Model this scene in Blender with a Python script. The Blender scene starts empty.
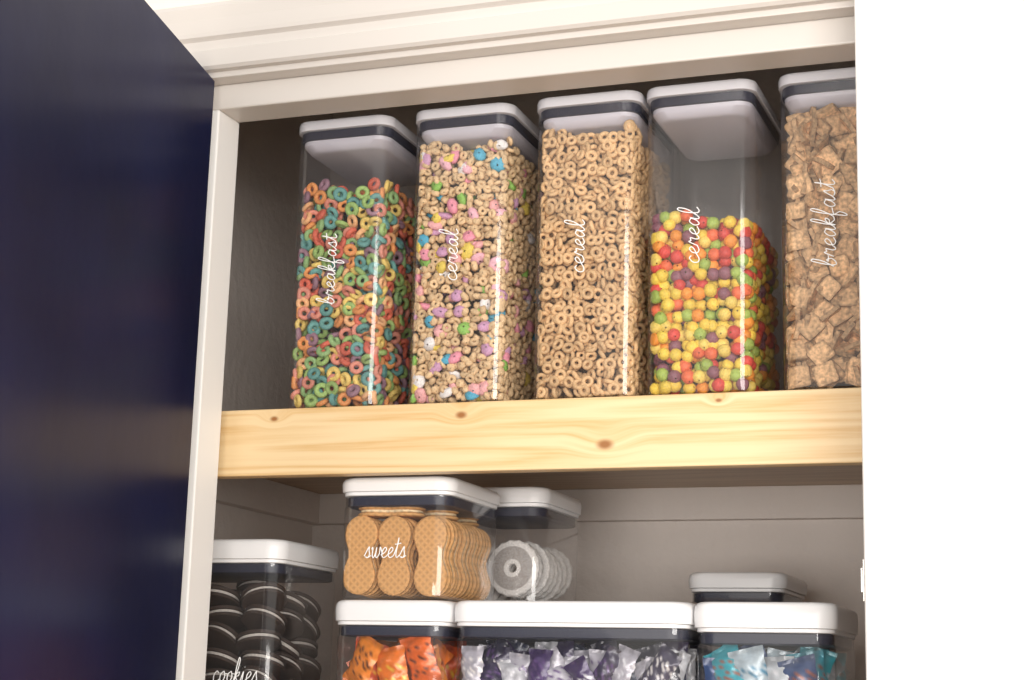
import bpy, math, random
import numpy as np
from mathutils import Matrix, Vector
random.seed(7); rng=np.random.default_rng(7)
D=1.5; CZ=1.44
S=bpy.context.scene
def W(x,y,z): return (x*D,y*D,z*D+CZ)

# ------------------------------------------------------------ materials
def newmat(name):
    m=bpy.data.materials.new(name); m.use_nodes=True
    nt=m.node_tree; b=nt.nodes['Principled BSDF']
    return m,nt,b
def N(nt,t,**k):
    n=nt.nodes.new(t)
    for a,v in k.items(): setattr(n,a,v)
    return n
def plain(name,col,rough=.5,metal=0,bump=0,bscale=100,spec=.5,var=0,bdist=.002):
    m,nt,b=newmat(name)
    b.inputs['Base Color'].default_value=(*col,1); b.inputs['Roughness'].default_value=rough
    b.inputs['Metallic'].default_value=metal; b.inputs['Specular IOR Level'].default_value=spec
    tc=N(nt,'ShaderNodeTexCoord')
    no=N(nt,'ShaderNodeTexNoise'); no.inputs['Scale'].default_value=bscale; no.inputs['Detail'].default_value=4
    nt.links.new(tc.outputs['Object'],no.inputs['Vector'])
    if bump:
        bp=N(nt,'ShaderNodeBump'); bp.inputs['Strength'].default_value=bump; bp.inputs['Distance'].default_value=bdist
        nt.links.new(no.outputs['Fac'],bp.inputs['Height']); nt.links.new(bp.outputs['Normal'],b.inputs['Normal'])
    if var:
        n2=N(nt,'ShaderNodeTexNoise'); n2.inputs['Scale'].default_value=4; n2.inputs['Detail'].default_value=5
        nt.links.new(tc.outputs['Object'],n2.inputs['Vector'])
        r=N(nt,'ShaderNodeValToRGB')
        r.color_ramp.elements[0].position=.35; r.color_ramp.elements[1].position=.65
        r.color_ramp.elements[0].color=(*[c*(1-var) for c in col],1); r.color_ramp.elements[1].color=(*[min(1,c*(1+var)) for c in col],1)
        nt.links.new(n2.outputs['Fac'],r.inputs['Fac']); nt.links.new(r.outputs['Color'],b.inputs['Base Color'])
    return m
def attrmat(name,rough=.6,metal=0,bump=.3,bscale=600,mott=.25,spec=.4,sss=0):
    m,nt,b=newmat(name)
    b.inputs['Roughness'].default_value=rough; b.inputs['Metallic'].default_value=metal; b.inputs['Specular IOR Level'].default_value=spec
    a=N(nt,'ShaderNodeAttribute'); a.attribute_name='Col'
    tc=N(nt,'ShaderNodeTexCoord'); no=N(nt,'ShaderNodeTexNoise'); no.inputs['Scale'].default_value=bscale; no.inputs['Detail'].default_value=3
    nt.links.new(tc.outputs['Object'],no.inputs['Vector'])
    mr=N(nt,'ShaderNodeMapRange'); mr.inputs['From Min'].default_value=.3; mr.inputs['From Max'].default_value=.7
    mr.inputs['To Min'].default_value=1-mott; mr.inputs['To Max'].default_value=1+mott*.4
    nt.links.new(no.outputs['Fac'],mr.inputs['Value'])
    vm=N(nt,'ShaderNodeVectorMath',operation='SCALE')
    nt.links.new(a.outputs['Color'],vm.inputs[0]); nt.links.new(mr.outputs['Result'],vm.inputs['Scale'])
    nt.links.new(vm.outputs['Vector'],b.inputs['Base Color'])
    bp=N(nt,'ShaderNodeBump'); bp.inputs['Strength'].default_value=bump; bp.inputs['Distance'].default_value=.0008
    nt.links.new(no.outputs['Fac'],bp.inputs['Height']); nt.links.new(bp.outputs['Normal'],b.inputs['Normal'])
    return m
def clearmat(name,tint=(.975,.975,.98),base=.075,haze=.022):
    m=bpy.data.materials.new(name); m.use_nodes=True; nt=m.node_tree; nt.nodes.clear()
    out=N(nt,'ShaderNodeOutputMaterial'); tr=N(nt,'ShaderNodeBsdfTransparent'); tr.inputs['Color'].default_value=(*tint,1)
    df=N(nt,'ShaderNodeBsdfDiffuse'); df.inputs['Color'].default_value=(.8,.8,.82,1)
    mh=N(nt,'ShaderNodeMixShader'); mh.inputs[0].default_value=haze
    nt.links.new(tr.outputs[0],mh.inputs[1]); nt.links.new(df.outputs[0],mh.inputs[2])
    gl=N(nt,'ShaderNodeBsdfGlossy'); gl.inputs['Roughness'].default_value=.07
    lw=N(nt,'ShaderNodeLayerWeight'); lw.inputs['Blend'].default_value=.5
    p=N(nt,'ShaderNodeMath',operation='POWER'); p.inputs[1].default_value=4.0
    nt.links.new(lw.outputs['Facing'],p.inputs[0])
    ma=N(nt,'ShaderNodeMath',operation='MULTIPLY_ADD'); ma.inputs[1].default_value=.85; ma.inputs[2].default_value=base
    nt.links.new(p.outputs[0],ma.inputs[0])
    mx=N(nt,'ShaderNodeMixShader'); nt.links.new(ma.outputs[0],mx.inputs[0])
    nt.links.new(mh.outputs[0],mx.inputs[1]); nt.links.new(gl.outputs[0],mx.inputs[2])
    nt.links.new(mx.outputs[0],out.inputs['Surface'])
    return m
def pinemat(name,knots=(),c1=(.88,.67,.39),c2=(.72,.45,.18),dark=1.):
    m,nt,b=newmat(name); b.inputs['Roughness'].default_value=.40
    L=nt.links.new
    tc=N(nt,'ShaderNodeTexCoord'); geo=tc.outputs['Object']
    warp=None; kn=None
    sep=N(nt,'ShaderNodeSeparateXYZ'); L(geo,sep.inputs[0])
    for (kx,kz,kr) in knots:
        cb=N(nt,'ShaderNodeCombineXYZ'); 
        ax=N(nt,'ShaderNodeMath',operation='SUBTRACT'); L(sep.outputs['X'],ax.inputs[0]); ax.inputs[1].default_value=kx
        ax2=N(nt,'ShaderNodeMath',operation='MULTIPLY'); L(ax.outputs[0],ax2.inputs[0]); ax2.inputs[1].default_value=.6
        az=N(nt,'ShaderNodeMath',operation='SUBTRACT'); L(sep.outputs['Z'],az.inputs[0]); az.inputs[1].default_value=kz
        L(ax2.outputs[0],cb.inputs['X']); L(az.outputs[0],cb.inputs['Z'])
        ln=N(nt,'ShaderNodeVectorMath',operation='LENGTH'); L(cb.outputs[0],ln.inputs[0])
        mr=N(nt,'ShaderNodeMapRange'); mr.interpolation_type='SMOOTHSTEP'
        mr.inputs['From Min'].default_value=kr*5; mr.inputs['From Max'].default_value=0
        L(ln.outputs['Value'],mr.inputs['Value'])
        sg=N(nt,'ShaderNodeMath',operation='MULTIPLY'); L(mr.outputs['Result'],sg.inputs[0]); sg.inputs[1].default_value=.010
        if warp is None: warp=sg.outputs[0]
        else:
            ad=N(nt,'ShaderNodeMath',operation='ADD'); L(warp,ad.inputs[0]); L(sg.outputs[0],ad.inputs[1]); warp=ad.outputs[0]
        m2=N(nt,'ShaderNodeMapRange'); m2.interpolation_type='SMOOTHSTEP'
        m2.inputs['From Min'].default_value=kr*1.25; m2.inputs['From Max'].default_value=kr*.3
        L(ln.outputs['Value'],m2.inputs['Value'])
        if kn is None: kn=m2.outputs['Result']
        else:
            mxx=N(nt,'ShaderNodeMath',operation='MAXIMUM'); L(kn,mxx.inputs[0]); L(m2.outputs['Result'],mxx.inputs[1]); kn=mxx.outputs[0]
    mp=N(nt,'ShaderNodeMapping'); mp.inputs['Scale'].default_value=(1.1,14,34)
    if warp is not None:
        cz=N(nt,'ShaderNodeCombineXYZ'); L(warp,cz.inputs['Z'])
        va=N(nt,'ShaderNodeVectorMath',operation='ADD'); L(geo,va.inputs[0]); L(cz.outputs[0],va.inputs[1]); L(va.outputs[0],mp.inputs['Vector'])
    else: L(geo,mp.inputs['Vector'])
    n1=N(nt,'ShaderNodeTexNoise'); n1.inputs['Scale'].default_value=1.3; n1.inputs['Detail'].default_value=1.5; L(mp.outputs[0],n1.inputs['Vector'])
    mu=N(nt,'ShaderNodeMath',operation='MULTIPLY'); L(n1.outputs['Fac'],mu.inputs[0]); mu.inputs[1].default_value=13
    fr=N(nt,'ShaderNodeMath',operation='PINGPONG'); L(mu.outputs[0],fr.inputs[0]); fr.inputs[1].default_value=1
    n2=N(nt,'ShaderNodeTexNoise'); n2.inputs['Scale'].default_value=14; n2.inputs['Detail'].default_value=5; L(mp.outputs[0],n2.inputs['Vector'])
    mx=N(nt,'ShaderNodeMath',operation='MULTIPLY'); L(fr.outputs[0],mx.inputs[0]); L(n2.outputs['Fac'],mx.inputs[1])
    r=N(nt,'ShaderNodeValToRGB'); r.color_ramp.elements[0].position=.08; r.color_ramp.elements[1].position=.70
    r.color_ramp.elements[0].color=(*[c*dark for c in c1],1); r.color_ramp.elements[1].color=(*[c*dark for c in c2],1)
    L(mx.outputs[0],r.inputs['Fac'])
    col=r.outputs['Color']
    if kn is not None:
        mk=N(nt,'ShaderNodeMix',data_type='RGBA'); mk.inputs['B'].default_value=(.36,.15,.045,1)
        L(kn,mk.inputs['Factor']); L(col,mk.inputs['A']); col=mk.outputs['Result']
    L(col,b.inputs['Base Color'])
    bp=N(nt,'ShaderNodeBump'); bp.inputs['Strength'].default_value=.12; bp.inputs['Distance'].default_value=.001
    L(n2.outputs['Fac'],bp.inputs['Height']); L(bp.outputs['Normal'],b.inputs['Normal'])
    return m

M_trim=plain('white_trim_shaded',(.68,.64,.60),.35,bump=.05,bscale=40)  # white trim, darkened copy: the header's dimmer light is put into its colour
M_trim_lit=plain('white_trim_lit',(.93,.92,.90),.4,bump=.05,bscale=40)  # same white trim, lighter copy with the stronger light painted into its colour
M_wallout=plain('cream_wall_paint',(.88,.81,.71),.7,bump=.5,bscale=90)
M_wallin=plain('grey_pantry_paint',(.78,.71,.66),.65,bump=.7,bscale=70,bdist=.003)
M_door=plain('navy_paint',(.007,.010,.045),.28,bump=.12,bscale=6,spec=.10,var=.25,bdist=.01)
M_floor=plain('oak_floor_finish',(.42,.30,.19),.5,var=.2)
M_lid=plain('white_lid_plastic',(.88,.88,.89),.30,bump=.02)
M_lidup=plain('frosted_lid_plastic',(.74,.73,.77),.28)
M_lidgrey=plain('inner_lid_plastic',(.56,.54,.60),.4)
M_seal=plain('navy_seal_rubber',(.020,.023,.045),.45)
M_clear=clearmat('clear_plastic')
M_label=plain('white_vinyl',(.95,.95,.95),.6)
M_metal=plain('brushed_nickel',(.45,.43,.4),.35,metal=1)
M_cer=attrmat('cereal_surface')
M_sq=attrmat('cinnamon_cereal_surface',rough=.7,bump=.6,bscale=280,mott=.55)
M_ball=attrmat('puffed_cereal_surface',rough=.5,bump=.7,bscale=500,mott=.25)
M_cook=attrmat('dark_cookie_surface',rough=.7,bump=.3)
M_wrap=attrmat('foil_wrapper_surface',rough=.30,metal=.1,bump=.4,bscale=90,mott=.3,spec=.8)
M_pine=pinemat('pine_front',knots=[(-.80,1.709,.0030),(-.453,1.674,.0056),(-.598,1.7065,.0040),(-.345,1.712,.0022)])
M_ply=pinemat('shelf_underside',c1=(.56,.40,.26),c2=(.42,.28,.17))

# ------------------------------------------------------------ mesh helpers
def mkobj(name,verts,faces,mat,parent=None,smooth=False,cols=None):
    me=bpy.data.meshes.new(name); me.from_pydata([tuple(v) for v in verts],[],faces); me.update()
    if cols is not None:
        ca=me.color_attributes.new('Col','FLOAT_COLOR','POINT')
        ca.data.foreach_set('color',np.asarray(cols,dtype=np.float32).ravel())
    if smooth: me.polygons.foreach_set('use_smooth',[True]*len(me.polygons))
    me.materials.append(mat)
    o=bpy.data.objects.new(name,me); S.collection.objects.link(o)
    if parent: o.parent=parent
    return o
def empty(name,loc):
    e=bpy.data.objects.new(name,None); e.empty_display_size=.05; e.location=loc; S.collection.objects.link(e); return e
def box(name,a,b,mat,bev=.0,parent=None):
    x0,y0,z0=a;x1,y1,z1=b
    v=[(x0,y0,z0),(x1,y0,z0),(x1,y1,z0),(x0,y1,z0),(x0,y0,z1),(x1,y0,z1),(x1,y1,z1),(x0,y1,z1)]
    f=[(3,2,1,0),(4,5,6,7),(0,1,5,4),(1,2,6,5),(2,3,7,6),(3,0,4,7)]
    o=mkobj(name,v,f,mat,parent)
    if bev:
        m=o.modifiers.new('b','BEVEL'); m.width=bev; m.segments=3
    return o
def wbox(name,a,b,mat,bev=0,parent=None): return box(name,W(*a),W(*b),mat,bev,parent)
def rr(w,d,r,z,n=8):
    pts=[]
    for cx,cy,a0 in ((w/2-r,d/2-r,0),(-w/2+r,d/2-r,90),(-w/2+r,-d/2+r,180),(w/2-r,-d/2+r,270)):
        for i in range(n+1):
            a=math.radians(a0+90*i/n); pts.append((cx+r*math.cos(a),cy+r*math.sin(a),z))
    return pts
def loft(name,loops,mat,parent=None,bot=True,top=True,smooth=True):
    v=[];f=[];k=None
    for l in loops:
        p=rr(*l); k=len(p); v+=p
    for i in range(len(loops)-1):
        for j in range(k):
            f.append((i*k+j,i*k+(j+1)%k,(i+1)*k+(j+1)%k,(i+1)*k+j))
    if bot: f.append(tuple(range(k-1,-1,-1)))
    if top: f.append(tuple((len(loops)-1)*k+j for j in range(k)))
    o=mkobj(name,v,f,mat,parent,smooth)
    if smooth:
        try: o.data.set_sharp_from_angle(angle=math.radians(35))
        except Exception: pass
    return o

class Acc:
    def __init__(s,lim=None): s.v=[];s.f=[];s.c=[];s.n=0;s.lim=lim
    def add(s,v,f,R,t,col):
        vv=v@R.T+t
        if s.lim:
            for ax in (0,1):
                h=s.lim[ax]/2; mx=vv[:,ax].max(); mn=vv[:,ax].min()
                if mx>h: vv[:,ax]-=mx-h
                elif mn<-h: vv[:,ax]+=-h-mn
            mn=vv[:,2].min()
            if mn<.003: vv[:,2]+=.003-mn
        s.v.append(vv); s.f.append(np.asarray(f)+s.n); s.n+=len(v)
        c=np.asarray(col,float)
        if c.ndim==1: c=np.tile(c,(len(v),1))
        s.c.append(np.hstack([c,np.ones((len(v),1))]))
    def build(s,name,mat,parent,clip=None,smooth=True):
        V=np.vstack(s.v)
        if clip:
            w,d,r,z0=clip
            V[:,2]=np.maximum(V[:,2],z0)
            hx,hy=w/2-r,d/2-r
            q=np.abs(V[:,:2])-np.array([hx,hy]); sg=np.sign(V[:,:2])
            both=(q[:,0]>0)&(q[:,1]>0); ln=np.hypot(q[:,0],q[:,1])
            sc=np.where(both&(ln>r),r/np.maximum(ln,1e-9),1)
            nq=np.where(both[:,None],q*sc[:,None],np.minimum(q,r))
            V[:,:2]=sg*(nq+np.array([hx,hy]))
        F=[]
        for a in s.f: F+= a.tolist()
        return mkobj(name,V.tolist(),F,mat,parent,smooth,np.vstack(s.c))
def rotm(axis_z=None,jit=.5):
    if axis_z is None:
        q=rng.normal(size=4); q/=np.linalg.norm(q); a,b,c,d=q
        return np.array([[1-2*(c*c+d*d),2*(b*c-a*d),2*(b*d+a*c)],[2*(b*c+a*d),1-2*(b*b+d*d),2*(c*d-a*b)],[2*(b*d-a*c),2*(c*d+a*b),1-2*(b*b+c*c)]])
    z=np.array(axis_z,float)+rng.normal(size=3)*jit; z/=np.linalg.norm(z)
    x=np.cross(z,rng.normal(size=3)); x/=np.linalg.norm(x); y=np.cross(z,x)
    return np.stack([x,y,z],1)
def torus(R,r,n=14,m=8,flat=1.):
    v=[];f=[]
    for i in range(n):
        a=2*math.pi*i/n
        for j in range(m):
            b=2*math.pi*j/m; rad=R+r*math.cos(b)
            v.append((rad*math.cos(a),rad*math.sin(a),r*flat*math.sin(b)))
            f.append((i*m+j,((i+1)%n)*m+j,((i+1)%n)*m+(j+1)%m,i*m+(j+1)%m))
    return np.array(v),f
def uvs(rx,ry,rz,n=12,m=8,bump=0):
    v=[];f=[]
    for i in range(m+1):
        t=math.pi*(i+.0)/m
        t=min(max(t,.12),math.pi-.12)
        for j in range(n):
            p=2*math.pi*j/n
            k=1+bump*math.sin(3*t+2*p)*math.cos(4*p)
            v.append((rx*k*math.sin(t)*math.cos(p),ry*k*math.sin(t)*math.sin(p),rz*k*math.cos(t)))
    for i in range(m):
        for j in range(n): f.append((i*n+j,(i+1)*n+j,(i+1)*n+(j+1)%n,i*n+(j+1)%n))
    return np.array(v),f
def cerealsq(s,th,g=8,curl=.1):
    v=[];f=[]; ph=rng.uniform(0,6); asp=rng.uniform(.82,1.0)
    for k in (1,-1):
        for i in range(g):
            for j in range(g):
                x=(i/(g-1)-.5)*s; y=(j/(g-1)-.5)*s*asp
                e=.8 if (i in(0,g-1) or j in(0,g-1)) else 1
                if (i in(0,g-1)) and (j in(0,g-1)): x*=.94;y*=.94
                z=k*th/2*e+curl*(x*x)/s*2+.012*s*math.sin(4*y/s+ph)
                v.append((x,y,z))
    G=g*g
    for i in range(g-1):
        for j in range(g-1):
            a=i*g+j; f.append((a,a+g,a+g+1,a+1)); f.append((G+a,G+a+1,G+a+g+1,G+a+g))
    bd=[i*g for i in range(g)]+[ (g-1)*g+j for j in range(1,g)]+[i*g+g-1 for i in range(g-2,-1,-1)]+[j for j in range(g-2,0,-1)]
    for a,b in zip(bd,bd[1:]+bd[:1]): f.append((a,b,G+b,G+a))
    return np.array(v),f
def pack(w,d,h,s,shell,jit=.22,margin=.4,z0=.004,tilt=(0,0)):
    out=[]; nz=int(h/(s*.82))+2
    for k in range(nz):
        z=z0+s*margin+k*s*.82
        ox=(k%2)*s*.5
        nx=int(w/s)+2; ny=int(d/(s*.87))+2
        for i in range(-nx,nx+1):
            for j in range(-ny,ny+1):
                x=i*s+ox+(j%2)*s*.5; y=j*s*.87+(k%2)*s*.3
                x+=rng.normal()*s*jit*.6; y+=rng.normal()*s*jit*.6; zz=z+rng.normal()*s*jit*.6
                hx,hy=w/2-s*margin,d/2-s*margin
                if abs(x)>hx+s*.28 or abs(y)>hy+s*.28: continue
                x=max(-hx,min(hx,x)); y=max(-hy,min(hy,y))
                lim=h+tilt[0]*x+tilt[1]*y+.005*math.sin(60*x+1)*math.cos(45*y)
                if zz>lim: continue
                dx,dy=hx-abs(x),hy-abs(y)
                if min(dx,dy,lim-zz)>shell: continue
                nrm=None
                if dy<s*.5 and dy<=dx: nrm=(0,math.copysign(1,y),0)
                elif dx<s*.5: nrm=(math.copysign(1,x),0,0)
                out.append((np.array([x,y,zz]),nrm))
    return out

# ------------------------------------------------------------ script lettering
G={
'c':([[(.55,.8),(.35,1),(.1,.6),(.15,.1),(.4,0),(.7,.25)]],.68),
'e':([[(0,.25),(.35,.5),(.5,.8),(.35,1),(.12,.7),(.12,.2),(.35,0),(.65,.2)]],.65),
'r':([[(0,.2),(.2,1.05),(.3,.85),(.5,.9),(.45,.3),(.55,0),(.75,.2)]],.72),
'a':([[(.55,.85),(.3,1),(.08,.5),(.2,0),(.45,.3),(.58,.95),(.55,.2),(.65,0),(.8,.2)]],.8),
'l':([[(0,.2),(.35,1.2),(.42,2.1),(.27,2.25),(.15,1.5),(.18,.3),(.35,0),(.6,.25)]],.6),
'b':([[(0,.2),(.3,1.2),(.38,2.1),(.24,2.25),(.12,1.2),(.12,.1),(.35,0),(.55,.4),(.45,.85),(.35,.7),(.75,.7)]],.72),
'k':([[(0,.2),(.3,1.2),(.38,2.1),(.24,2.25),(.12,1.2),(.1,0),(.2,.7),(.5,.95),(.45,.6),(.2,.5),(.45,.1),(.75,.2)]],.72),
'f':([[(0,.2),(.3,1.2),(.42,2.1),(.27,2.25),(.15,1.2),(.12,-.9),(.25,-1),(.35,-.4),(.15,.1),(.6,.3)]],.6),
's':([[(0,.15),(.35,1.05),(.4,.7),(.5,.3),(.35,0),(.1,.1),(.4,.02),(.65,.2)]],.65),
't':([[(0,.2),(.25,1.2),(.28,1.9),(.22,.4),(.35,0),(.6,.25)],[(0,1.3),(.3,1.32),(.58,1.4)]],.58),
'w':([[(0,.8),(.1,1),(.15,.2),(.3,0),(.45,.4),(.5,1),(.5,.2),(.65,0),(.85,.4),(.85,1),(.95,.85),(1.1,.5)]],1.02),
'o':([[(.4,1),(.1,.7),(.12,.1),(.35,0),(.55,.5),(.4,1),(.5,.8),(.8,.75)]],.75),
'i':([[(0,.2),(.2,1),(.18,.2),(.3,0),(.55,.2)],[(.25,1.4),(.27,1.45)]],.5)}
def lettering(text,sx,sy,loc,parent,vertical=True,thick=.00055):
    cu=bpy.data.curves.new('label_'+text,'CURVE'); cu.dimensions='3D'; cu.bevel_depth=thick; cu.bevel_resolution=1
    tot=sum(G[c][1] for c in text); x=-tot/2
    for c in text:
        for st in G[c][0]:
            P=[st[0]]+list(st)+[st[-1]]; pts=[]
            for i in range(1,len(P)-2):
                p0,p1,p2,p3=[np.array(q,float) for q in P[i-1:i+3]]
                for t in np.linspace(0,1,6,endpoint=False):
                    pts.append(.5*((2*p1)+(-p0+p2)*t+(2*p0-5*p1+4*p2-p3)*t*t+(-p0+3*p1-3*p2+p3)*t**3))
            pts.append(np.array(st[-1],float))
            sp=cu.splines.new('POLY'); sp.points.add(len(pts)-1)
            for k,p in enumerate(pts):
                a=(x+p[0]+.12*p[1])*sx; b=(p[1]-.6)*sy
                sp.points[k].co=(-b,0,a,1) if vertical else (a,0,b,1)
        x+=G[c][1]
    o=bpy.data.objects.new('label_lettering',cu); S.collection.objects.link(o); cu.materials.append(M_label)
    o.parent=parent; o.location=loc; return o

# ------------------------------------------------------------ room
LW=-.683; RW=-.05; BW=1.364; YF=.943; YB=.985; XJ=-.572
FL=-CZ/D; CE=.69; HB=.403
wbox('wall_left',(LW-.06,YF,FL),(LW,BW+.06,CE),M_wallin)
wbox('wall_back',(LW-.0,BW,FL),(RW,BW+.06,CE),M_wallin)
wbox('wall_right',(RW,YB,FL),(RW+.06,BW+.06,CE),M_wallin)
wbox('ceiling',(LW-.06,YF,CE),(RW+.06,BW+.06,CE+.03),M_wallin)
box('floor',(-3.2,-3,-.05),(3.2,BW*D+.1,0),M_floor)
wbox('wall_front',(XJ-.02-1.0,YF,FL),(XJ-.02,YB-.002,CE+.03),M_wallout)
wbox('wall_front_right',(-.115,YF,FL),(1.3,YB-.002,CE+.03),M_wallout)
wbox('wall_front_header',(XJ-.02,YF,HB+.013),(-.115,YB-.002,CE+.03),M_wallout)
wbox('trim_1',(XJ-.02,YF,FL),(XJ,YB,HB),M_trim_lit,.001)
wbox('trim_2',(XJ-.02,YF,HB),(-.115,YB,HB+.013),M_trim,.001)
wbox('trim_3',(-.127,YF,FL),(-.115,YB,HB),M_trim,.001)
wbox('trim_4',(XJ,.956,FL),(-.5645,YB,HB-.0175),M_trim_lit,.002)
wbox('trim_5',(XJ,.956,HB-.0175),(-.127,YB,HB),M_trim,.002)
prof=[(0,0),(0,.008),(.003,.011),(.019,.0125),(.021,.0085),(.030,.0100),(.033,.0150),(.037,.0160),(.050,.0180),(.062,.021),(.0665,.020),(.068,.016),(.068,0)]
def casing(name,p0,p1,outdir,mat):
    v=[];f=[];k=len(prof)
    for p in (p0,p1):
        for i,(w,t) in enumerate(prof):
            if outdir=='z': v.append((p[0]+(-w if p is p0 else 0),p[1]-t,p[2]+w))
            else: v.append((p[0]-w,p[1]-t,p[2]+(w if p is p1 else 0)))
    for i in range(k-1): f.append((i,i+1,k+i+1,k+i))
    f.append(tuple(range(k)));f.append(tuple(range(2*k-1,k-1,-1)))
    return mkobj(name,v,f,mat)
a=W(XJ-.004,YF,HB+.004); b=W(-.13,YF,HB+.004)
casing('trim_6',a,b,'z',M_trim)
casing('trim_7',W(XJ-.004,YF,FL),W(XJ-.004,YF,HB+.004),'x',M_trim)
wbox('trim_8',(-.1330,.922,FL),(-.0788,YF,CE+.02),M_trim_lit,.003)
sp=empty('door_strike_plate',W(-.1330,.93,.067))
box('plate',(-.0015,-.008,-.017),(0,.008,.017),M_metal,.0004,sp)
box('lip',(-.003,-.010,-.010),(-.0012,-.004,.010),M_metal,.0005,sp)
dr=empty('door_1',W(-.5602,YF-.002,0)); dr.rotation_euler=(0,0,math.atan2(-.979,.205))
box('slab',(0.0,-.035,-CZ+.012),(.76,0.0,.400*D),M_door,.0015,dr)
for zz in (.38,-.3,-1.2):
    h=loft('hinge_knuckle',[(.012,.012,.0059,zz-.045),(.012,.012,.0059,zz+.045)],M_metal,dr); h.location=(-.006,-.041,0)

ST=.1862; SB=.1412
sh=empty('pantry_shelf',W(-.37,1.18,ST))
def ch(o,p):
    o.parent=p; o.matrix_parent_inverse=Matrix.Translation(p.location).inverted()
ch(wbox('front_board',(LW,1.0,SB),(RW,1.013,ST),M_pine,.0015),sh)
ch(wbox('panel',(LW,1.013,.1735),(RW,BW,ST-.0002),M_ply),sh)
ch(wbox('cleat_back',(LW,BW-.012,.147),(RW,BW,.1735),M_wallin,.001),sh)
ch(wbox('cleat_side',(LW,1.013,.147),(LW+.012,BW-.012,.1735),M_wallin,.001),sh)
LS=-.08
s2=empty('pantry_shelf',W(-.37,1.18,LS))
ch(wbox('front_board',(LW,1.0,LS-.045),(RW,1.013,LS),M_pine,.0015),s2)
ch(wbox('panel',(LW,1.013,LS-.0127),(RW,BW,LS-.0002),M_ply),s2)

# ------------------------------------------------------------ containers
def tall_container(x0,y0,w=.1068,d=.155,h=.3045):
    e=empty('cereal_container',(x0*D+w/2,y0*D+d/2,ST*D+CZ)); r=.016
    loft('clear_body',[(w-.010,d-.010,r-.004,.0006),(w-.004,d-.004,r-.002,.003),(w-.003,d-.003,r,.010),(w-.001,d-.001,r,h-.020),(w,d,r,h-.0115)],M_clear,e,top=False)
    loft('seal',[(w-.005,d-.005,r,h-.0210),(w-.004,d-.004,r,h-.0205),(w-.004,d-.004,r,h-.0122),(w-.005,d-.005,r,h-.0118)],M_seal,e)
    loft('inner_lid',[(w-.026,d-.026,r,h-.0325),(w-.018,d-.018,r,h-.031),(w-.0085,d-.0085,r,h-.0250),(w-.008,d-.008,r,h-.0212)],M_lidgrey,e)
    loft('lid',[(w-.002,d-.002,r,h-.0114),(w+.002,d+.002,r+.001,h-.0110),(w+.0024,d+.0024,r+.001,h-.004),(w+.0005,d+.0005,r,h-.001),(w-.006,d-.006,r,h)],M_lidup,e)
    loft('lid_flap',[(w-.020,.055,.010,h),(w-.021,.054,.010,h+.0018),(w-.026,.050,.009,h+.0025)],M_lidup,e).location=(0,-.035,0)
    return e,w-.007,d-.007,h,.014
def low_container(name,x0,y0,z0,x1=None,w=None,d=.150,h=.12,lidh=.019):
    if w is None: w=(x1-x0)*D
    e=empty(name,(x0*D+w/2,y0*D+d/2,z0*D+CZ)); r=.017
    loft('clear_body',[(w-.012,d-.012,r-.004,.0006),(w-.006,d-.006,r,.004),(w-.004,d-.004,r,h-lidh-.016),(w-.006,d-.006,r,h-lidh-.013),(w-.006,d-.006,r,h-lidh)],M_clear,e,top=False)
    loft('rim',[(w-.0050,d-.0050,r,h-lidh-.0035),(w-.0035,d-.0035,r,h-lidh-.0030),(w-.0035,d-.0035,r,h-lidh)],M_lid,e)
    loft('seal',[(w-.012,d-.012,r,h-lidh-.0140),(w-.009,d-.009,r,h-lidh-.0130),(w-.009,d-.009,r,h-lidh-.0045),(w-.012,d-.012,r,h-lidh-.0040)],M_seal,e)
    loft('lid',[(w-.004,d-.004,r,h-lidh+.0002),(w+.001,d+.001,r+.002,h-lidh+.0008),(w+.002,d+.002,r+.002,h-lidh*.45),(w+.001,d+.001,r+.002,h-.004),(w-.002,d-.002,r+.002,h-.0015),(w-.008,d-.008,r,h-.0002),(w-.02,d-.02,r,h)],M_lid,e)
    return e,w-.012,d-.012,h,.014

X=[-.531,-.4425,-.355,-.2797,-.1935]; Y0=1.003
FY=-.0783
def tint(c,a=.15): return np.array(c)*rng.uniform(1-a,1+a)
# 1: fruit rings
e,w,d,h,r=tall_container(X[0],Y0)
A=Acc((w,d)); cols=[(.70,.15,.09),(.84,.34,.11),(.86,.63,.18),(.34,.50,.16),(.15,.37,.34),(.32,.18,.23),(.76,.29,.21),(.30,.48,.20),(.84,.46,.22)]
for p,n in pack(w,d,.236,.0125,.019,tilt=(.04,0)):
    t=torus(.0049*rng.uniform(.92,1.08),.0027*rng.uniform(.9,1.1))
    A.add(*t,rotm(n,.38) if n and rng.random()<.72 else rotm(),p,tint(cols[rng.integers(len(cols))]))
A.build('fruit_ring_cereal',M_cer,e,(w,d,r,.002))
lettering('breakfast',.0118,.0086,(-.004,FY,(.281-ST)*D),e)
# 2
e,w,d,h,r=tall_container(X[1],Y0)
A=Acc((w,d)); ms=[(.88,.34,.44),(.10,.45,.64),(.86,.66,.12),(.30,.58,.12),(.9,.86,.84),(.66,.36,.55),(.9,.46,.46),(.90,.50,.58)]
for p,n in pack(w,d,.2665,.0094,.014):
    k=rng.random()
    if k<.15:
        v,f=uvs(.0086*rng.uniform(.75,1.15),.0066*rng.uniform(.75,1.15),.0038,14,6,.16)
        p=p.copy()
        if n: p+=np.array(n)*.004
        A.add(v,f,rotm(n,.3),p,ms[rng.integers(len(ms))])
    else:
        if k<.5: v,f=uvs(.0058,.0035,.0032,10,6,.14)
        elif k<.8: v,f=torus(.0031,.0021,11,6)
        else: v,f=uvs(.0048,.0046,.0034,10,6,.2)
        A.add(v,f,rotm(n,.6),p,tint((.78,.55,.31)))
A.build('marshmallow_oat_cereal',M_cer,e,(w,d,r,.002))
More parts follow.
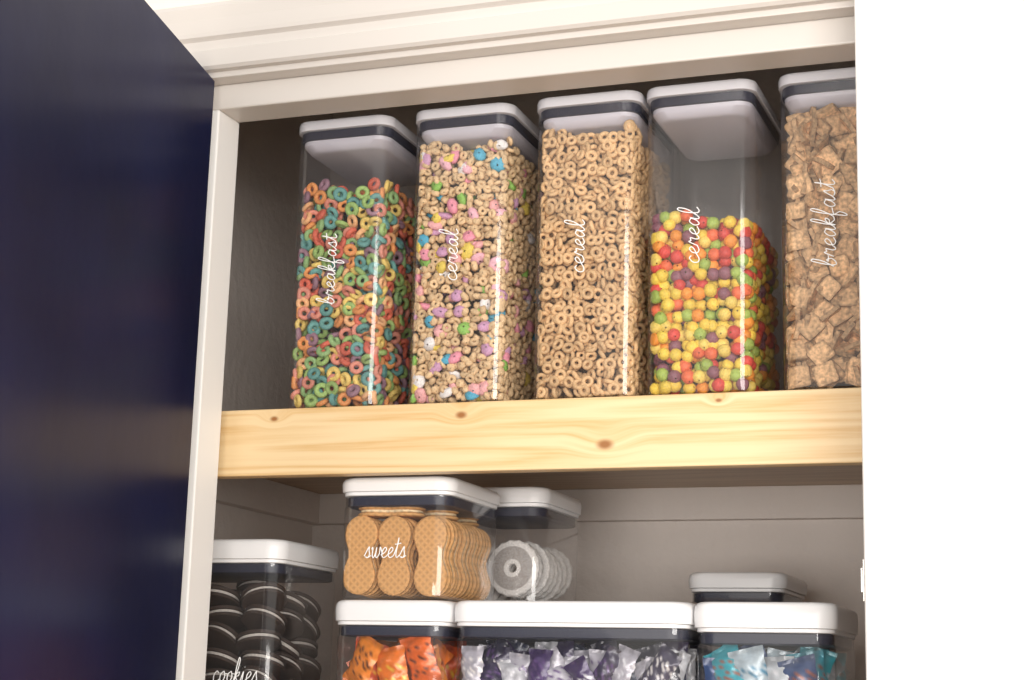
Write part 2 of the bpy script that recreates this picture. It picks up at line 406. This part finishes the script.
lettering('cereal',.0130,.0090,(-.004,FY,(.285-ST)*D),e)
# 3
e,w,d,h,r=tall_container(X[2],Y0)
A=Acc((w,d))
for p,n in pack(w,d,.268,.0106,.015):
    t=torus(.0041*rng.uniform(.9,1.1),.0022*rng.uniform(.92,1.12),13,7)
    A.add(*t,rotm(n,.40) if n and rng.random()<.75 else rotm(),p,tint((.75,.49,.25)))
A.build('oat_ring_cereal',M_cer,e,(w,d,r,.002))
lettering('cereal',.0130,.0090,(-.004,FY,(.285-ST)*D),e)
# 4
e,w,d,h,r=tall_container(X[3],Y0)
A=Acc((w,d)); cols=[(.68,.07,.05),(.88,.32,.04),(.85,.62,.08),(.36,.48,.09),(.26,.10,.13),(.87,.65,.14),(.80,.16,.06),(.85,.59,.07)]
for p,n in pack(w,d,.175,.0118,.018,margin=.5,tilt=(-.10,0)):
    rr_=.0064*rng.uniform(.93,1.06); v,f=uvs(rr_,rr_,rr_,14,10,.06)
    A.add(v,f,rotm(),p,tint(cols[rng.integers(len(cols))],.1))
A.build('fruit_puff_cereal',M_ball,e,(w,d,r,.002))
lettering('cereal',.0135,.0092,(-.004,FY,(.287-ST)*D),e)
# 5 : squares leaning in overlapping layers against every side, plus a loose top
e,w,d,h,r=tall_container(X[4],Y0)
A=Acc((w,d)); top=.262
def addsq(p,n,jit,edge=False):
    v,f=cerealsq(.0215*rng.uniform(.85,1.15),.0050,8,rng.uniform(-.10,.10))
    if edge:
        t=np.cross(n,rng.normal(size=3)); R=rotm(t/np.linalg.norm(t),.15)
    else: R=rotm(n,jit)
    c=np.tile(tint((.84,.53,.28),.20),(len(v),1))
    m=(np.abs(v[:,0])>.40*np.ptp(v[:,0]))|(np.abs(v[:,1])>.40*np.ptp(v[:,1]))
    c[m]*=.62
    A.add(v,f,R,np.array(p),c)
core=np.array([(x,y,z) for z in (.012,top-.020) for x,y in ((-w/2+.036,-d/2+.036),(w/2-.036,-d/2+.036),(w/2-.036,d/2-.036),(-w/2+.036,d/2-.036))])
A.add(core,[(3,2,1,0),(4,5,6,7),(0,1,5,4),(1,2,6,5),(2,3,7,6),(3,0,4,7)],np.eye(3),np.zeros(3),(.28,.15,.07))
for n in ((0,-1,0),(1,0,0),(0,1,0),(-1,0,0)):
    span=w if n[1] else d; dep=d if n[1] else w
    for layer,step in ((3,.0165),(2,.0180),(1,.0220),(0,.0290)):
        z=.012+.003*layer
        while z<top:
            u=-span/2+.009+rng.uniform(0,.012)
            while u<span/2-.008:
                if layer>0 or rng.random()<.8:
                    off=dep/2-.0040-.0078*layer
                    uu=u+rng.normal()*.003; zz=z+rng.normal()*.004
                    p=(uu,n[1]*off,zz) if n[1] else (n[0]*off,uu,zz)
                    addsq(p,np.array(n,float),.22+.08*layer,edge=(rng.random()<.18 and layer<3))
                u+=step
            z+=step*.9
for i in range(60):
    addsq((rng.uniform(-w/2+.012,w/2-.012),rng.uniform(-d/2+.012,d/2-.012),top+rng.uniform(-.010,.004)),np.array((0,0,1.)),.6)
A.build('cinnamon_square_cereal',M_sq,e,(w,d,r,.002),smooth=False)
lettering('breakfast',.0132,.0098,(-.006,FY,(.289-ST)*D),e)

LT=.0608
YL=1.015
def pillow(L,Wd,T,nx=16,ny=9):
    v=[];f=[]; ph=rng.uniform(0,6)
    for k in (1,-1):
        for i in range(nx+1):
            for j in range(ny+1):
                u=i/nx;t=j/ny
                cr=min(1,max(0,(min(u,1-u)-.09)/.16)); cr=math.sin(cr*math.pi/2)
                z=k*T/2*cr*(math.sin(math.pi*t)**.55 if 0<t<1 else 0)
                z+=.0012*math.sin(17*u+ph)*math.cos(9*t+ph)+(.0010*math.sin(t*40) if cr==0 else 0)+.0009*math.sin(31*u+14*t+ph)*cr
                v.append(((u-.5)*L,(t-.5)*Wd*(1-.10*cr),z))
    g=(nx+1)*(ny+1)
    for i in range(nx):
        for j in range(ny):
            a=i*(ny+1)+j; q=(a,a+ny+1,a+ny+2,a+1); f.append(q); f.append(tuple(g+x for x in q[::-1]))
    return np.array(v),f
def packets(name,e,w,d,top,z0,pal,L,Wd,T,accent):
    A=Acc((w,d))
    ny=int(d/(T*1.05)); 
    for iy in range(ny):
        nx=max(1,int(w/(Wd*.85)))
        for ix in range(nx):
            for lev in range(2):
                y=-d/2+T*.7+iy*T*1.05; x=-w/2+Wd*.5+ix*(w-Wd)/max(1,nx-1) if nx>1 else 0
                z=top-L*.48-lev*L*.9+rng.normal()*.006
                if z<z0+L*.45: continue
                v,f=pillow(L,Wd,T)
                th=rng.normal()*.35; lean=rng.normal()*.25
                ex=np.array([math.sin(th),math.sin(lean)*.6,math.cos(th)]); ex/=np.linalg.norm(ex)
                nn=np.array([rng.normal()*.25,-1,rng.normal()*.25]); nn-=ex*nn.dot(ex); nn/=np.linalg.norm(nn)
                ey=np.cross(nn,ex); R=np.stack([ex,ey,nn],1)
                c=np.array(pal[rng.integers(len(pal))]); C=np.tile(c,(len(v),1))
                u=v[:,0]/L; t=v[:,1]/Wd
                band=(np.sin(u*38+rng.uniform(0,6))*np.cos(t*22+rng.uniform(0,6))>.45)&(abs(u)<.3)
                C[band]=accent[rng.integers(len(accent))]
                C[abs(u)>.42]=c*.7
                A.add(v,f,R,np.array([x+rng.normal()*.003,y,z]),C)
    return A.build(name,M_wrap,e,(w,d,.014,.003))
hb=(LT-LS)*D
e,w,d,h,r=low_container('candy_container',-.4925,YL,LS,x1=-.4105,h=hb,lidh=.021)
packets('wrapped_peanut_candies',e,w,d,hb-.040,.004,[(.90,.17,.02),(.88,.21,.02),(.92,.28,.03),(.84,.12,.02)],.050,.034,.011,[(.98,.62,.06),(.10,.03,.015),(.95,.84,.70),(.10,.03,.015)])
e,w,d,h,r=low_container('candy_container',-.4080,YL,LS,x1=-.2525,h=hb,lidh=.021)
packets('wrapped_chocolate_bars',e,w,d,hb-.046,.004,[(.02,.018,.04),(.50,.48,.54),(.03,.02,.06),(.66,.66,.70),(.012,.018,.05),(.06,.03,.12)],.048,.026,.010,[(.88,.88,.92),(.12,.06,.20),(.90,.86,.84)])
e,w,d,h,r=low_container('candy_container',-.2505,YL,LS,x1=-.1640,h=hb,lidh=.024)
packets('wrapped_mint_bars',e,w,d,hb-.044,.004,[(.50,.60,.66),(.03,.38,.46),(.03,.07,.20),(.62,.66,.70),(.04,.34,.44)],.060,.034,.012,[(.02,.22,.38),(.88,.88,.92),(.34,.09,.04)])

hs=(.1408-LT)*D
e,w,d,h,r=low_container('cookie_container',-.4915,YL,LT+.0003,x1=-.4100,h=hs,lidh=.015)
def peanut(scale,hw,hh,th,pinch=.30):
    out=[]
    yb=hh-hw*1.05
    for s_ in (1,-1):
        for i in range(13):
            a=math.pi*i/12
            out.append((s_*hw*math.cos(a),s_*(yb+hw*1.05*math.sin(a))))
        for i in range(1,12):
            y=s_*(yb-2*yb*i/12)
            out.append((-s_*hw*(1-pinch*.5*(1+math.cos(math.pi*y/yb))),y))
    n=len(out); v=[];f=[]
    for rs,zz in ((.90,-th/2),(1.,-th*.25),(1.,th*.25),(.90,th/2)):
        v+=[(x*scale*rs,y*scale*(1-(1-rs)*.5),zz) for x,y in out]
    for L_ in range(3):
        for i in range(n): f.append((L_*n+i,L_*n+(i+1)%n,(L_+1)*n+(i+1)%n,(L_+1)*n+i))
    return np.array(v),f,n
def add_poly(A,v,f,n,R,t,c):
    vv=np.vstack([v,[[0,0,v[0,2]],[0,0,v[-1,2]]]]); L0=len(v)
    A.add(vv,f,R,t,c)
    base=A.n-len(vv); k=len(v)//n-1
    A.f.append(np.array([[base+L0,base+(i+1)%n,base+i] for i in range(n)]+[[base+L0+1,base+k*n+i,base+k*n+(i+1)%n] for i in range(n)]))
A=Acc()
tan=np.array((.68,.37,.14)); cream=(.92,.74,.46)
Rf=np.array([[1,0,0],[0,0,-1],[0,1,0]],float)
hwc=.0176
xs=[-w/2+.0175,-w/2+.0175+.0362,w/2-.0175]
for ix,x in enumerate(xs):
    yy=-d/2+.010+(.002 if ix==1 else 0)
    while yy<d/2-.008:
        dx,dz=rng.normal()*.0007,abs(rng.normal())*.0012
        th=rng.normal()*.03; Rr=Rf@np.array([[math.cos(th),-math.sin(th),0],[math.sin(th),math.cos(th),0],[0,0,1]])
        for off,tt,sc,c in ((-.0044,.0050,1,tan),(0,.0042,.92,cream),(.0044,.0050,1,tan)):
            v,f,n=peanut(sc,hwc,.0390,tt)
            add_poly(A,v,f,n,Rr,np.array([x+dx,yy+off,.0030+.0392+dz]),np.array(c)*rng.uniform(.93,1.05))
        yy+=.0156
zt=.0875
for k,(x,y) in enumerate([(-.012,-.049),(.010,-.015),(-.008,.018),(.006,.052)]):
    th=rng.normal()*.12+(math.pi/2); Rr=np.array([[math.cos(th),-math.sin(th),0],[math.sin(th),math.cos(th),0],[0,0,1]])
    for off,tt,sc,c in ((-.0034,.0038,1,tan),(0,.003,.93,cream),(.0034,.0038,1,tan)):
        v,f,n=peanut(sc,.0160,.0365*.95,tt)
        add_poly(A,v,f,n,Rr,np.array([x,y,zt+off+.0003*k]),np.array(c))
M_pc,nt,b=newmat('peanut_cookie_surface'); b.inputs['Roughness'].default_value=.75
at=N(nt,'ShaderNodeAttribute'); at.attribute_name='Col'; tc=N(nt,'ShaderNodeTexCoord')
hh=[]
for ang in (.8,-.8):
    mp=N(nt,'ShaderNodeMapping'); mp.inputs['Rotation'].default_value=(0,ang,0); nt.links.new(tc.outputs['Object'],mp.inputs['Vector'])
    wv=N(nt,'ShaderNodeTexWave'); wv.inputs['Scale'].default_value=58; wv.inputs['Distortion'].default_value=0; wv.bands_direction='X'
    nt.links.new(mp.outputs[0],wv.inputs['Vector']); hh.append(wv.outputs['Fac'])
mn=N(nt,'ShaderNodeMath',operation='MAXIMUM'); nt.links.new(hh[0],mn.inputs[0]); nt.links.new(hh[1],mn.inputs[1])
mr=N(nt,'ShaderNodeMapRange'); mr.inputs['To Min'].default_value=.80; mr.inputs['To Max'].default_value=1.07; nt.links.new(mn.outputs[0],mr.inputs['Value'])
sc=N(nt,'ShaderNodeVectorMath',operation='SCALE'); nt.links.new(at.outputs['Color'],sc.inputs[0]); nt.links.new(mr.outputs['Result'],sc.inputs['Scale'])
nt.links.new(sc.outputs['Vector'],b.inputs['Base Color'])
bp=N(nt,'ShaderNodeBump'); bp.inputs['Strength'].default_value=.4; bp.inputs['Distance'].default_value=.001
nt.links.new(mn.outputs[0],bp.inputs['Height']); nt.links.new(bp.outputs['Normal'],b.inputs['Normal'])
A.build('peanut_shaped_cookies',M_pc,e,(w+.004,d+.004,.014,.002),smooth=False)
lettering('sweets',.0105,.0100,(-.006,-.0762,.046),e,vertical=False)

e0,w,d,h,r=low_container('candy_container',-.460,1.126,LS,x1=-.30,h=hb,lidh=.021,d=.155)
packets('wrapped_candies',e0,w,d,hb-.05,.004,[(.5,.5,.55),(.2,.1,.1)],.055,.040,.014,[(.8,.8,.8)])
e,w,d,h,r=low_container('cookie_container',-.458,1.128,LT+.0003,x1=-.384,h=(.1475-LT)*D,lidh=.018,d=.140)
A=Acc((w,d))
def ringdisc(ro,ri,th,n=72):
    v=[];f=[]
    prof=[(ri,-th*.3,0),(ri*1.2,-th*.5,0),(ro*.30,-th*.52,0),(ro*.34,-th*.50,1),(ro*.55,-th*.50,1),(ro*.76,-th*.50,1),(ro*.80,-th*.52,0),(ro*.95,-th*.5,0),(ro,-th*.25,0),(ro,th*.25,0),(ro*.95,th*.5,0),(ri,th*.5,0)]
    C=[]
    for i in range(n):
        a=2*math.pi*i/n
        for q,z,c in prof:
            q2=q*(1+.018*math.cos(18*a)) if q>ro*.9 else q
            v.append((q2*math.cos(a),q2*math.sin(a),z))
            C.append((.42,.39,.37) if c else (.80,.77,.74))
    m=len(prof)
    for i in range(n):
        for j in range(m): f.append((i*m+j,((i+1)%n)*m+j,((i+1)%n)*m+(j+1)%m,i*m+(j+1)%m))
    return np.array(v),f,np.array(C)
for x,z0_,ys,ro in ((.019,.0440,.009,.0300),(-.022,.026,.024,.0200)):
    yy=-d/2+ys
    while yy<d/2-.008:
        v,f,C=ringdisc(ro,.0045,.0065)
        A.add(v,f,rotm((0,1,0),.10),np.array([x+rng.normal()*.003,yy,z0_+rng.normal()*.0015]),C); yy+=.0155
A.build('striped_round_cookies',M_cer,e,(w,d,.014,.002),smooth=False)
e,w,d,h,r=low_container('snack_container',-.300,1.2,LS,x1=-.229,h=(.0930-LS)*D,lidh=.018,d=.150)
packets('wrapped_snacks',e,w,d,.19,.004,[(.5,.45,.40),(.3,.2,.15)],.06,.042,.014,[(.8,.8,.8)])

e,w,d,h,r=low_container('cookie_container',-.650,1.03,LS,x1=-.539,h=(.1025-LS)*D,lidh=.021,d=.150)
def disc(rad,th,n=28,b=.0006):
    v=[];
    for q,z in ((rad-b,-th/2),(rad,-th/2+b),(rad,th/2-b),(rad-b,th/2)):
        for i in range(n):
            a=2*math.pi*i/n; v.append((q*math.cos(a),q*math.sin(a),z))
    f=[(L_*n+i,L_*n+(i+1)%n,(L_+1)*n+(i+1)%n,(L_+1)*n+i) for L_ in range(3) for i in range(n)]
    return np.array(v),f,n
A=Acc(); top=h-.045
for ix in (-1,0,1):
    for iy in (-1,0,1):
        z=.014+.006*rng.random()
        while z<top:
            ax=(rng.normal()*.25,.35+rng.normal()*.30,1)
            R=rotm(ax,.01); p=np.array([ix*(w/2-.027)+rng.normal()*.003,iy*(d/2-.027)+rng.normal()*.002,z])
            for off,tt,rd,c in ((-.0036,.0036,.0235,(.045,.028,.022)),(0,.0036,.0215,(.62,.57,.52)),(.0036,.0036,.0235,(.045,.028,.022))):
                v,f,n=disc(rd,tt); add_poly(A,v,f,n,R,p+R@np.array([0,0,off]),c)
            z+=.0195+rng.random()*.004
A.build('chocolate_sandwich_cookies',M_cook,e,(w+.002,d+.002,.014,.002),smooth=False)
lettering('cookies',.0110,.0105,(.040,-.0762,(.0145-LS)*D-.006),e,vertical=False)

# ------------------------------------------------------------ lights & world
wd=bpy.data.worlds.new('w'); S.world=wd; wd.use_nodes=True
bg=wd.node_tree.nodes['Background']; bg.inputs['Color'].default_value=(1,.96,.915,1); bg.inputs['Strength'].default_value=.80
def area(name,loc,target,sx,sy,power,col):
    l=bpy.data.lights.new(name,'AREA'); l.shape='RECTANGLE'; l.size=sx; l.size_y=sy; l.energy=power; l.color=col
    o=bpy.data.objects.new(name,l); S.collection.objects.link(o); o.location=loc
    o.rotation_euler=(Vector(target)-Vector(loc)).to_track_quat('-Z','Y').to_euler(); return o
area('window_light',(1.5,-1.5,1.9),(-.4,1.5,1.7),1.9,1.6,82,(1,.965,.92))
area('room_light',(-.3,-1.9,1.25),(-.5,1.5,1.8),1.6,1.2,62,(1,.95,.90))

cam=bpy.data.cameras.new('camera'); co=bpy.data.objects.new('camera',cam); S.collection.objects.link(co); S.camera=co
cam.sensor_width=36; cam.lens=1694*36/1024; cam.clip_start=.02
Rt=Vector((.9409,.3379,.0254)).normalized(); Fw=Vector((-.3356,.9189,.2071)); Fw=(Fw-Rt*Fw.dot(Rt)).normalized(); Up=Rt.cross(Fw)
co.matrix_world=Matrix(((Rt.x,Up.x,-Fw.x,0),(Rt.y,Up.y,-Fw.y,0),(Rt.z,Up.z,-Fw.z,CZ),(0,0,0,1)))
S.view_settings.view_transform='Standard'
S.view_settings.exposure=0
try: S.cycles.transparent_max_bounces=20
except Exception: pass
